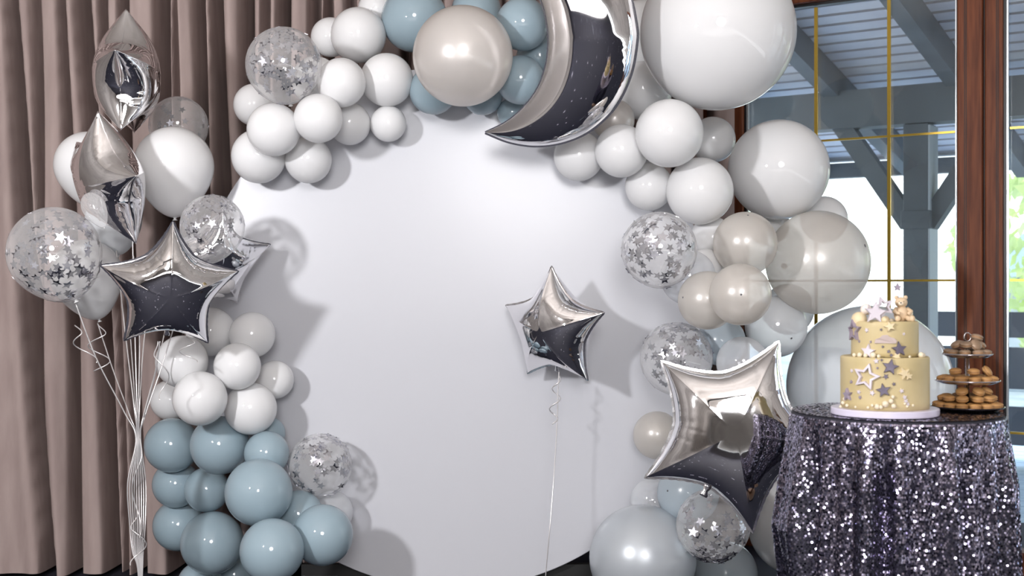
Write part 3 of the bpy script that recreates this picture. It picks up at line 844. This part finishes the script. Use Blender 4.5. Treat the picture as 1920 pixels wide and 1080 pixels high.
# ribbons
def ribbon(parent, pts, w=.0022, seed=0, curl=0):
    """a flat shiny ribbon through world points, child of its balloon"""
    bpy.context.view_layer.update()
    im = parent.matrix_world.inverted()
    V, Fc = tube(pts, w, 5, .35)
    me = mesh_np('ribbon', [im @ Vector(p) for p in V], Fc); me.materials.append(M['ribbon'])
    return link('ribbon', me, None, parent)
def smooth_path(ctrl, n_=10): return [Vector(p) for p in catmull([tuple(p) for p in ctrl], n_)]
KD = 4.02
def run(o, u0, v0, d0, k, mu=0):
    kn = P(258+k*1.1, 822, KD)
    q = [P(u0, v0, d0), P(u0*.62+258*.38+mu, v0+(822-v0)*.4, (d0*.6+KD*.4)), P(u0*.2+258*.8+mu*.4, v0+(822-v0)*.8, KD), kn,
         P(252+k*4.2, 905, KD+.004*k), P(254+k*3.6, 985, KD-.003*k), P(256+k*2.5, 1035, KD), P(262+k, 1075, KD), P(261, 1210, KD), P(260, 1240, KD)]
    ribbon(o, smooth_path(q))
run(H5, 142, 570, 3.96, -3, -6); run(H6, 183, 606, 4.26, -2); run(H2, 218, 470, 4.26, -1); run(H7, 236, 500, 4.36, 0)
run(H1, 302, 470, 4.22, 2, -12); run(S_TOP, 245, 300, 4.17, 1); run(S_SEC, 250, 480, 4.02, 0, 8); run(S_MAIN, 300, 640, 3.87, 3, 4); run(H4, 330, 600, 4.05, 4); run(S_BACK, 312, 610, 4.18, 5)
# loose curls
def curl(o, u, v, d, dirx, n_=3, amp=14, L=90, ph=0):
    pts = []
    for i in range(40):
        t = i/39; pts.append(P(u+dirx*t*L*.45+amp*math.sin(t*n_*6.28+ph)*min(1, t*4), v+t*L, d+.02*math.cos(t*n_*6.28+ph)))
    ribbon(o, pts, .0020)
curl(H6, 183, 606, 4.23, .1, 1.6, 20, 90); curl(H5, 140, 610, 3.95, .9, 1.2, 16, 70, 1); curl(S_MAIN, 296, 640, 3.84, .3, 1.3, -12, 110)
curl(H4, 350, 630, 3.95, .2, 1.3, 16, 50); curl(H1, 262, 820, 4.0, -.1, 1.2, 10, 190, 1); curl(S_BACK, 256, 970, 4.0, .1, 1.2, -16, 90, .5)
# the ribbon of the single star
q = [P(1048, 697, 4.18), P(1046, 740, 4.18), P(1044, 800, 4.18), P(1038, 900, 4.17), P(1030, 1000, 4.14), P(1023, 1080, 4.15), P(1020, 1140, 4.15)]
ribbon(S_MID, smooth_path(q), .0018)
curl(S_MID, 1048, 700, 4.17, -.3, 2.5, 9, 95)
# weights the ribbons are tied to
for (u, v, d, lab) in ((260, 1240, KD, 'small silver weight holding the balloon bunch ribbons'), (1020, 1140, 4.15, 'small silver weight holding the single star ribbon')):
    c = P(u, v, d); zt = c.z
    V, Fc = lathe([(.001, 0), (.05, 0), (.055, .01), (.05, zt*.5), (.03, zt-.005 if zt > .03 else .03), (.001, zt if zt > .03 else .035)], 24)
    tag(link('balloon_weight', mesh_np('balloon_weight', V, Fc), M['foil_seam'], None, (c.x, c.y, 0)), lab, 'weight')

# ------------------------------------------------------------------ table with sequin cloth
TX, TY, TZ = .906, 3.02, .808
TR = .240
tb = tag(empty('round_table', (TX, TY, 0)), 'small round table hidden under the sequin tablecloth', 'table')
V, Fc = lathe([(.001, TZ-.03), (TR-.01, TZ-.03), (TR-.006, TZ-.026), (TR-.006, TZ-.008), (TR-.012, TZ-.004), (.001, TZ-.004)], 64)
link('tabletop', mesh_np('tabletop', V, Fc, False), M['table'], tb)
V, Fc = lathe([(.001, .03), (.03, .03), (.028, .3), (.035, .6), (.06, TZ-.03), (.001, TZ-.03)], 24); link('pedestal', mesh_np('pedestal', V, Fc), M['table'], tb)
V, Fc = lathe([(.001, 0), (.18, 0), (.18, .02), (.05, .035), (.001, .035)], 32); link('base', mesh_np('base', V, Fc), M['table'], tb)

def hem(ph):
    # ph 0 = +x (right), -pi/2 = towards the camera, pi = left
    a = math.cos(ph)
    return .34+.13*max(0, math.cos(ph-.05))**6 - .03*max(0, math.cos(ph+PI/2)) - .0*a
def cloth_pt(ph, s):
    """s 0..1 top centre to rim, 1..2 down the skirt"""
    if s <= 1: 
        r = TR*s; return Vector((r*math.cos(ph), r*math.sin(ph), TZ-.0005-.002*max(0, s-.97)/.03))
    t = s-1; zt = TZ; zb = hem(ph); z = zt-(zt-zb)*t-.004
    fold = (.6*math.sin(17*ph+.6*math.sin(3*ph))+.4*math.sin(27*ph+1.3)+.35*math.sin(9*ph+2))
    drop = (zt-z)
    amp = .028*min(1, drop/.16)**1.1
    flare = .004+.040*drop
    # left corner point of the cloth pulls outward
    lc = math.exp(-((abs(((ph-PI*1.03+PI) % (2*PI))-PI))/.30)**2)
    flare += lc*.035*min(1, drop/.27)**1.4 * (1 if drop < .27 else max(.1, 1-(drop-.27)/.14))
    r = TR+flare*1.0+amp*fold*.8*(1-.5*lc)
    rd = math.sqrt(max(0, min(1, drop/.012))); r = TR-.004+(r-TR+.004)*rd
    return Vector((r*math.cos(ph), r*math.sin(ph), z))
NP = 420; svals = [0.001, .3, .6, .85, .95, .985, 1.0]+[1+.004, 1.01, 1.02, 1.035]+[1+.05+.95*i/60 for i in range(61)]
V = []; Fc = []
for s in svals:
    for i in range(NP): V.append(cloth_pt(2*PI*i/NP, s))
for j in range(len(svals)-1):
    for i in range(NP):
        k = (i+1) % NP; Fc.append((j*NP+i, (j+1)*NP+i, (j+1)*NP+k, j*NP+k))
cl = link('tablecloth', mesh_np('tablecloth', V, Fc), M['cloth'], None, (TX, TY, 0))
tag(cl, 'silver and midnight sequin tablecloth draped over the small round table', 'tablecloth')
# sequins, far too many to count: one real-geometry part
r3 = random.Random(9); V = []; Fc = []; pitch = .0048; qr = .0028
def sequin(p, nrm):
    nrm = (nrm+Vector((r3.gauss(0, .13), r3.gauss(0, .13), r3.gauss(0, .13)))).normalized()
    a = nrm.orthogonal().normalized(); b_ = nrm.cross(a); k = len(V)
    for i in range(6):
        an = i*PI/3; V.append(p+nrm*.0022+(a*math.cos(an)+b_*math.sin(an))*qr)
    Fc.append(tuple(range(k, k+6)))
z = TZ
rows = int((TZ-.33)/pitch)
for j in range(rows):
    drop = .004+j*pitch; nn = int(2*PI*(TR+.03)/pitch*1.12)
    for i in range(nn):
        ph = 2*PI*(i+.5*(j % 2)+r3.uniform(-.2, .2))/nn
        hz = hem(ph)
        t = drop/(TZ-hz)
        if t > 1: continue
        if math.sin(ph) > .55: 
            if r3.random() < .5: continue
        p = cloth_pt(ph, 1+t); e = .004
        du = cloth_pt(ph+e, 1+t)-p; dv = cloth_pt(ph, 1+t+.004)-p
        nr = du.cross(-dv)
        nr = nr.normalized() if nr.length > 0 else Vector((math.cos(ph), math.sin(ph), 0))
        if nr.dot(Vector((math.cos(ph), math.sin(ph), .2))) < 0: nr = -nr
        sequin(p, nr)
for j in range(int(TR/pitch)):
    rr_ = pitch*(j+.5); nn = max(4, int(2*PI*rr_/pitch))
    for i in range(nn):
        ph = 2*PI*(i+r3.random()*.4)/nn
        sequin(Vector((rr_*math.cos(ph), rr_*math.sin(ph), TZ)), Vector((0, 0, 1)))
sq = link('sequins', mesh_np('sequins', V, Fc, False), M['sequin'], cl); sq['kind'] = 'stuff'

# ------------------------------------------------------------------ cake
CT = TZ+.004
cake = tag(empty('cake', (.853, 2.93, CT)), 'two-tier cream birthday cake decorated with silver stars and pearls', 'cake')
V, Fc = lathe([(.001, 0), (.119, 0), (.120, .002), (.120, .013), (.119, .015), (.001, .015)], 96)
link('cake_board', mesh_np('cake_board', V, Fc, False), M['cboard'], cake)
def tier(r, z0, h, name='tier'):
    pr = [(.001, z0), (r, z0)]+[(r, z0+h*i/8) for i in range(1, 8)]
    for k in range(1, 7): a = k/6*PI/2; pr.append((r-.005*(1-math.cos(a)), z0+h-.005+.005*math.sin(a)))
    pr.append((r-.012, z0+h-.001)); pr.append((.001, z0+h-.001))
    V, Fc = lathe(pr, 96); return link(name, mesh_np(name, V, Fc), M['cream'], cake)
R1, R2 = .0985, .0745; Z1, H1_, H2_ = .015, .118, .080; Z2 = Z1+H1_
tier(R1, Z1, H1_); tier(R2, Z2, H2_)
def side_pt(R, ph, z, off=0): return Vector(((R+off)*math.cos(ph), (R+off)*math.sin(ph), z))
CCX, CCY = .853, 2.93
def on_side(u, v, R):
    """angle and height on a tier's side seen at pixel u, v"""
    best = None
    for i in range(400):
        ph = -PI+PI*i/400; x = CCX+R*math.cos(ph); y = CCY+R*math.sin(ph)
        e = abs(x/y*F+960-u)
        if best is None or e < best[0]: best = (e, ph, CZ+(540-v)/F*y-CT)
    return best[1], best[2]
def deco(V, Fc, m, R, u, v, rot=0, off=.0015, name='star_decoration', lab=None, smooth=False, lean=0):
    ph, z = on_side(u, v, R); mr = Matrix.Rotation(rot, 4, 'Z'); W_ = []
    for p in V:
        q = mr @ Vector(p); W_.append(side_pt(R, ph+q.x/R, z+q.y, off+q.z))
    o = link(name, mesh_np(name, W_, Fc, smooth), m, cake)
    if lab: o['label'] = lab
    return o
def star_bevel(r, ri=.46, th=.006):
    p = star_pts(5, r, ri); n_ = 10
    V = [(x, y, -.004) for x, y in p]+[(x, y, th*.6) for x, y in p]+[(x*.84, y*.84, th) for x, y in p]
    Fc = [(i, (i+1) % n_, n_+(i+1) % n_, n_+i) for i in range(n_)]+[(n_+i, n_+(i+1) % n_, 2*n_+(i+1) % n_, 2*n_+i) for i in range(n_)]+[tuple(range(2*n_, 3*n_))]
    return V, Fc
def star_ring(r, ri=.5, inn=.68, th=.007):
    p = star_pts(5, r, ri); q = [(x*inn, y*inn) for x, y in p]; n_ = 10
    V = [(x, y, -.006) for x, y in p]+[(x, y, th) for x, y in p]+[(x, y, th) for x, y in q]+[(x, y, -.006) for x, y in q]
    Fc = []
    for a in range(3):
        Fc += [(a*n_+i, a*n_+(i+1) % n_, (a+1)*n_+(i+1) % n_, (a+1)*n_+i) for i in range(n_)]
    return V, Fc
K = 2400/2.84
deco(*star_ring(26/K), M['starwhite'], R1, 1626, 706, -.25, lab='white star outline')
deco(*star_ring(22/K, .5, .74), M['starlilac'], R2, 1603, 620, .05, off=.001, lab='grey star outline')
for u, v, r, m_, R, rt in ((1629, 659, 15, 'starwhite', R2, -.1), (1669, 688, 16, 'stargrey', R1, -.2), (1657, 732, 14, 'stargrey', R1, .2), (1591, 740, 13, 'starlilac', R1, .1),
                        (1685, 655, 15, 'stargrey', R2, .1), (1680, 668, 9, 'starcream', R2, .5), (1668, 612, 11, 'starcream', R2, .3), (1694, 700, 12, 'starcream', R1, .4), (1702, 705, 8, 'starcream', R1, .1)):
    deco(*star_bevel(r/K), M[m_], R, u, v, rt)
for u, v, r, m_, R in ((1626, 619, 5, 'starwhite', R2), (1643, 677, 6, 'starwhite', R1), (1598, 695, 4, 'starwhite', R1), (1597, 716, 4, 'starlilac', R1), (1661, 706, 6, 'stargrey', R1),
                       (1611, 735, 5, 'starwhite', R1), (1636, 737, 6, 'starwhite', R1), (1613, 745, 4, 'starlilac', R1), (1676, 720, 4, 'stargrey', R1), (1690, 733, 5, 'starwhite', R1),
                       (1653, 675, 3, 'stargrey', R1), (1645, 690, 3, 'starlilac', R1), (1698, 752, 5, 'starwhite', R1), (1702, 758, 4, 'starwhite', R1), (1696, 745, 5, 'starwhite', R1),
                       (1655, 650, 3, 'stargrey', R2), (1652, 618, 3, 'stargrey', R2), (1666, 659, 4, 'stargrey', R2), (1612, 640, 3, 'starlilac', R2), (1633, 641, 3, 'starlilac', R2), (1648, 668, 4, 'starlilac', R2), (1694, 626, 3, 'starwhite', R2), (1671, 666, 4, 'stargrey', R2)):
    deco(*star_bevel(r/K, .46, .002), M[m_], R, u, v, rnd.uniform(0, 1), off=.001, name='small_star')
# flat cloud on the upper tier
cp = [(-.022, -.008), (.022, -.008), (.024, -.002), (.018, .004), (.010, .006), (.004, .011), (-.006, .010), (-.012, .004), (-.020, .001)]
n_ = len(cp); V = [(x, y, -.004) for x, y in cp]+[(x, y, .004) for x, y in cp]
deco(V, [(i, (i+1) % n_, n_+(i+1) % n_, n_+i) for i in range(n_)]+[tuple(range(n_, 2*n_))], M['cloud'], R2, 1660, 637, 0, name='cloud_decoration', lab='flat pale grey cloud')
def ballmesh(r, sub=2, sz=(1, 1, 1)):
    bm = bmesh.new(); bmesh.ops.create_icosphere(bm, subdivisions=sub, radius=r, matrix=Matrix.Diagonal((*sz, 1)))
    me = bpy.data.meshes.new('ball'); bm.to_mesh(me); bm.free(); me.shade_smooth(); return me
PB_ = {}
def ball(r, m_, parent, loc, name='sugar_pearl', sub=2, sz=(1, 1, 1)):
    k = (round(r, 5), m_, sz)
    if k not in PB_: PB_[k] = ballmesh(r, sub, sz); PB_[k].materials.append(M[m_])
    return link(name, PB_[k], None, parent, loc)
def ring_ball(u, v, R, rpx, m_='pearlball'):
    r = round(rpx/K, 4); ph, z = on_side(u, v, R); ball(r, m_, cake, side_pt(R, ph, z, r*.6))
for u, v, r in ((1645, 762, 5.5), (1660, 757, 6.5), (1675, 761, 5), (1670, 752, 5), (1674, 744, 4), (1652, 763, 4), (1636, 760, 3), (1583, 755, 4), (1590, 760, 3.5), (1586, 748, 4), (1578, 762, 3), (1700, 762, 2.5), (1711, 760, 2.5), (1696, 757, 2.5), (1605, 763, 2.5), (1628, 764, 3)):
    ring_ball(u, v, R1, r)
for a, rr_, r in ((-2.5, .09, .006), (-2.35, .087, .005), (-2.15, .085, .007), (-2.0, .088, .0045), (-.75, .088, .0068), (-.62, .088, .0055), (-.5, .086, .004), (-2.7, .088, .005), (-1.2, .088, .003)):
    ball(r, 'pearlball', cake, Vector((rr_*math.cos(a), rr_*math.sin(a), Z2+r*.7)))
# topper balls, stars, arc, teddy bear
ZT = Z2+H2_
def top_at(u, v, d): 
    p = P(u, v, d); return Vector((p.x, p.y, p.z))-Vector((CCX, CCY, CT))
for u, v, r, m_, nm in ((1624, 580, 11, 'blush', 'round_ball'), (1611, 599, 15, 'starcream', 'round_ball'), (1703, 588, 9, 'pearlball', 'round_ball'), (1707, 598, 9, 'goldball', 'round_ball'), (1660, 600, 8, 'starcream', 'round_ball'), (1672, 604, 7, 'pearlball', 'round_ball')):
    r_ = r/K; ball(round(r_, 4), m_, cake, top_at(u, v, 2.92), nm, 3)
def face_star(V, Fc, m_, u, v, d, rot, tilt=0, name='star_decoration'):
    mt = Matrix.Translation(top_at(u, v, d)) @ Matrix.Rotation(tilt, 4, 'Z') @ Matrix.Rotation(PI/2, 4, 'X') @ Matrix.Rotation(rot, 4, 'Z')
    return link(name, mesh_np(name, [mt @ Vector(p) for p in V], Fc, False), M[m_], cake)
face_star(*star_bevel(22/K), 'starwhite', 1641, 587, 2.868, -.1)
face_star(*star_ring(21/K, .5, .62, .003), 'starwhite', 1657, 576, 2.885, .35, .2)
pts = [top_at(1629+16*(1-math.cos(t*1.45)), 580-27*math.sin(t*1.45), 2.90) for t in [i/12 for i in range(13)]]
V, Fc = tube(pts, .0009, 6); link('topper_wire', mesh_np('topper_wire', V, Fc), M['starlilac'], cake)
# the seated bear
bp = P(1690, 606, 2.915)
bear = tag(empty('teddy_bear_topper', (bp.x, bp.y, CT+ZT-.001)), 'little beige fondant teddy bear sitting on top of the cake', 'cake topper'); bear.scale = (1.25,)*3
e = bear
def bb(r, m_, loc, name, sz=(1, 1, 1), par=None): return ball(round(r, 4), m_, par or e, Vector(loc), name, 3, sz)
bb(.0135, 'bear', (0, 0, .0135), 'body', (1, .95, 1.15))
hdb = bb(.0105, 'bear', (-.001, -.002, .0345), 'head', (1.08, 1, .95))
bb(.0045, 'bearbelly', (-.004, -.011, -.002), 'muzzle', (1.15, .9, .85), hdb)
bb(.0013, 'black', (-.005, -.0150, -.0005), 'nose', (1, 1, 1), hdb)
bb(.0009, 'black', (-.0065, -.0092, .002), 'eye', (1, 1, 1), hdb); bb(.0009, 'black', (.002, -.0102, .002), 'eye', (1, 1, 1), hdb)
bb(.0038, 'bear', (-.0085, .001, .009), 'ear', (1, .5, 1), hdb); bb(.0038, 'bear', (.0085, .001, .009), 'ear', (1, .5, 1), hdb)
for s in (-1, 1):
    V, Fc = tube([Vector((s*.006, -.006, .007)), Vector((s*.011, -.014, .005)), Vector((s*.013, -.021, .0055))], [.0058, .0052, .0045], 12)
    link('leg', mesh_np('leg', V, Fc), M['bear'], e); bb(.0052, 'bear', (s*.013, -.022, .0055), 'foot', (1, .8, 1.1))
    V, Fc = tube([Vector((s*.010, -.002, .023)), Vector((s*.015, -.009, .018)), Vector((s*.010, -.015, .015))], [.004, .0038, .0035], 12)
    link('arm', mesh_np('arm', V, Fc), M['bear'], e); bb(.0036, 'bear', (s*.0095, -.0155, .015), 'paw')
V, Fc = tube([Vector((-.006, -.004, .040)), Vector((-.008, -.006, .056))], .0006, 6); link('stick', mesh_np('stick', V, Fc), M['starlilac'], e)
V, Fc = star_bevel(.0078, .48, .002); mt = Matrix.Translation((-.0085, -.0065, .062)) @ Matrix.Rotation(PI/2, 4, 'X')
link('wand_star', mesh_np('wand_star', [mt @ Vector(p) for p in V], Fc, False), M['starlilac'], e)

# ------------------------------------------------------------------ macaron stand
MX, MY = 1.078, 3.03
st_ = tag(empty('tiered_stand', (MX, MY, TZ+.004)), 'three-tier metal serving stand of macarons beside the cake', 'serving stand')
def plate(z, r, m_, nm='tray'):
    V, Fc = lathe([(.001, z), (r*.8, z), (r, z+.006), (r+.002, z+.0075), (r+.001, z+.0095), (r-.003, z+.0075), (r*.8, z+.002), (.001, z+.002)], 64)
    link(nm, mesh_np(nm, V, Fc), m_, st_)
TRAYS = ((.0, .083, 'tray'), (.062, .073, 'tray_glass'), (.124, .056, 'tray_glass'))
for z, r, m_ in TRAYS: plate(z, r, M[m_])
V, Fc = lathe([(.001, .0), (.0045, 0), (.0045, .060), (.007, .062), (.0045, .066), (.0045, .122), (.007, .124), (.0045, .128), (.0045, .158), (.007, .160), (.001, .162)], 20)
link('rod', mesh_np('rod', V, Fc), M['stand_metal'], st_)
V, Fc = tube([Vector((.008*math.sin(t*2*PI/20), 0, .172+.010*math.cos(t*2*PI/20)-.0)) for t in range(21)], .0016, 8)
link('ring_handle', mesh_np('ring_handle', V, Fc), M['stand_metal'], st_)
def shell_prof(s): return [(.0001, s*.0085), (.006, s*.0082), (.011, s*.0068), (.0145, s*.0042), (.0150, s*.0028), (.0155, s*.0020), (.0150, s*.0012), (.0001, s*.0012)]
MS = {}
for k, m_ in (('a', 'mac_shell'), ('b', 'mac_shell2')):
    for s in (1, -1):
        V, Fc = lathe(shell_prof(s), 24); me = mesh_np('shell', V, [f if s < 0 else f for f in Fc]); me.materials.append(M[m_]); MS[k, s] = me
V, Fc = lathe([(.0001, .0018), (.0138, .0018), (.0142, 0), (.0138, -.0018), (.0001, -.0018)], 24); MF = mesh_np('filling', V, Fc); MF.materials.append(M['mac_fill'])
def macaron(x, y, z, rot, kind, lab, grp, sc_=1.0):
    t_ = tag(empty('macaron', (MX+x, MY+y, TZ+.004+z), rot), lab, 'macaron', grp); t_.scale = (sc_,)*3
    link('shell', MS[kind, 1], None, t_); link('shell', MS[kind, -1], None, t_); link('filling', MF, None, t_)
    return t_
r4 = random.Random(12)
ORD = ['leftmost', 'second from the left', 'third from the left', 'fourth from the left', 'fifth from the left', 'sixth from the left', 'seventh from the left', 'eighth from the left']
def ringm(n_, rad, z, kind, lab, grp, tilt=0, ph0=0, sc_=1, jit=.003):
    an = [(ph0+2*PI*i/n_) for i in range(n_)]
    front = sorted([a for a in an if math.sin(a) < -.05], key=math.cos)
    for a in an:
        rot = (0, tilt+r4.uniform(-.1, .1), a)
        if a in front: l, g = lab+', '+ORD[front.index(a)], None
        else: l, g = lab+', back side', grp+', back side'
        macaron(rad*math.cos(a)+r4.uniform(-jit, jit)*.5, rad*math.sin(a)+r4.uniform(-jit, jit)*.5, z, rot, kind, l, g, sc_)
ringm(14, .066, .0118, 'a', 'golden macaron on the bottom tray rim', 'outer ring on the bottom tray', 0, .15, .93, .001)
ringm(7, .034, .0118, 'a', 'golden macaron in the bottom tray inner ring', 'inner ring on the bottom tray', 0, .2, .93, .001)
ringm(10, .054, .0285, 'a', 'golden macaron in the second layer of the bottom tray', 'second layer on the bottom tray', .12, .4, .93, .001)
ringm(4, .024, .0285, 'a', 'golden macaron by the rod above the bottom tray', 'macarons by the rod on the bottom tray', 0, .5, .9, .001)
for a, nm in ((-2.2, 'left'), (-1.3, 'front'), (-.45, 'right')):
    macaron(.043*math.cos(a), .043*math.sin(a), .046, (0, .45, a), 'a', 'golden macaron tilted on top of the bottom tray pile at the '+nm, 'tilted macarons topping the bottom pile', .93)
ringm(11, .056, .062+.0118, 'a', 'golden macaron on the middle tray rim', 'outer ring on the middle tray', 0, .1, .93, .001)
ringm(5, .026, .062+.0118, 'a', 'golden macaron by the rod on the middle tray', 'inner ring on the middle tray', 0, .5, .93, .001)
for a, tl, nm in ((-2.55, .1, 'left'), (-1.6, .1, 'front'), (-.55, .9, 'right, standing askew')):
    macaron(.045*math.cos(a), .045*math.sin(a), .062+.0305, (0, tl, a), 'a', 'golden macaron on top of the middle tray pile at the '+nm, None, .93)
ringm(8, .041, .124+.0118, 'b', 'shiny beige macaron on the top tray rim', 'outer ring on the top tray', 0, .3, .93, .001)
for a, tl, nm in ((-2.9, .5, 'left'), (-2.0, .2, 'front left'), (-1.2, 1.0, 'front'), (-.2, .6, 'right'), (.8, .3, 'back right'), (1.9, .2, 'back left')):
    macaron(.029*math.cos(a), .029*math.sin(a), .124+.0305, (0, tl, a), 'b', 'shiny beige macaron heaped on the top tray at the '+nm, None, .93)
macaron(.02, -.008, .124+.047, (0, .3, .2), 'b', 'shiny beige macaron crowning the top tray heap', None, .93)

# ------------------------------------------------------------------ chandelier behind the camera, seen in the foils
cd = tag(empty('ring_chandelier', (.9, -1.2, 2.55)), 'ring chandelier of small round bulbs reflected in the foil star', 'chandelier')
V, Fc = tube([Vector((.35*math.cos(t*PI/16), .35*math.sin(t*PI/16), 0)) for t in range(33)], .012, 8); link('ring', mesh_np('ring', V, Fc), M['iron'], cd)
V, Fc = tube([Vector((0, 0, .75)), Vector((0, 0, .05))], .008, 8); link('rod', mesh_np('rod', V, Fc), M['iron'], cd)
V, Fc = tube([Vector((-.35, 0, .0)), Vector((.35, 0, .0))], .008, 8); link('arm', mesh_np('arm', V, Fc), M['iron'], cd)
V, Fc = tube([Vector((0, -.35, .0)), Vector((0, .35, 0))], .008, 8); link('arm', mesh_np('arm', V, Fc), M['iron'], cd)
link('hub', ballmesh(.04), M['iron'], cd, (0, 0, .03))
bme = ballmesh(.035)
for i in range(12):
    a = i*PI/6; link('bulb', bme, M['bulb'], cd, (.35*math.cos(a), .35*math.sin(a), .045))
# dark ceiling beam seen as an arc in the foil
tag(box('ceiling_beam', (0, -2.6, 3.18), (6.3, .16, .2), M['iron']), 'dark beam crossing the ceiling behind the photographer', 'beam')
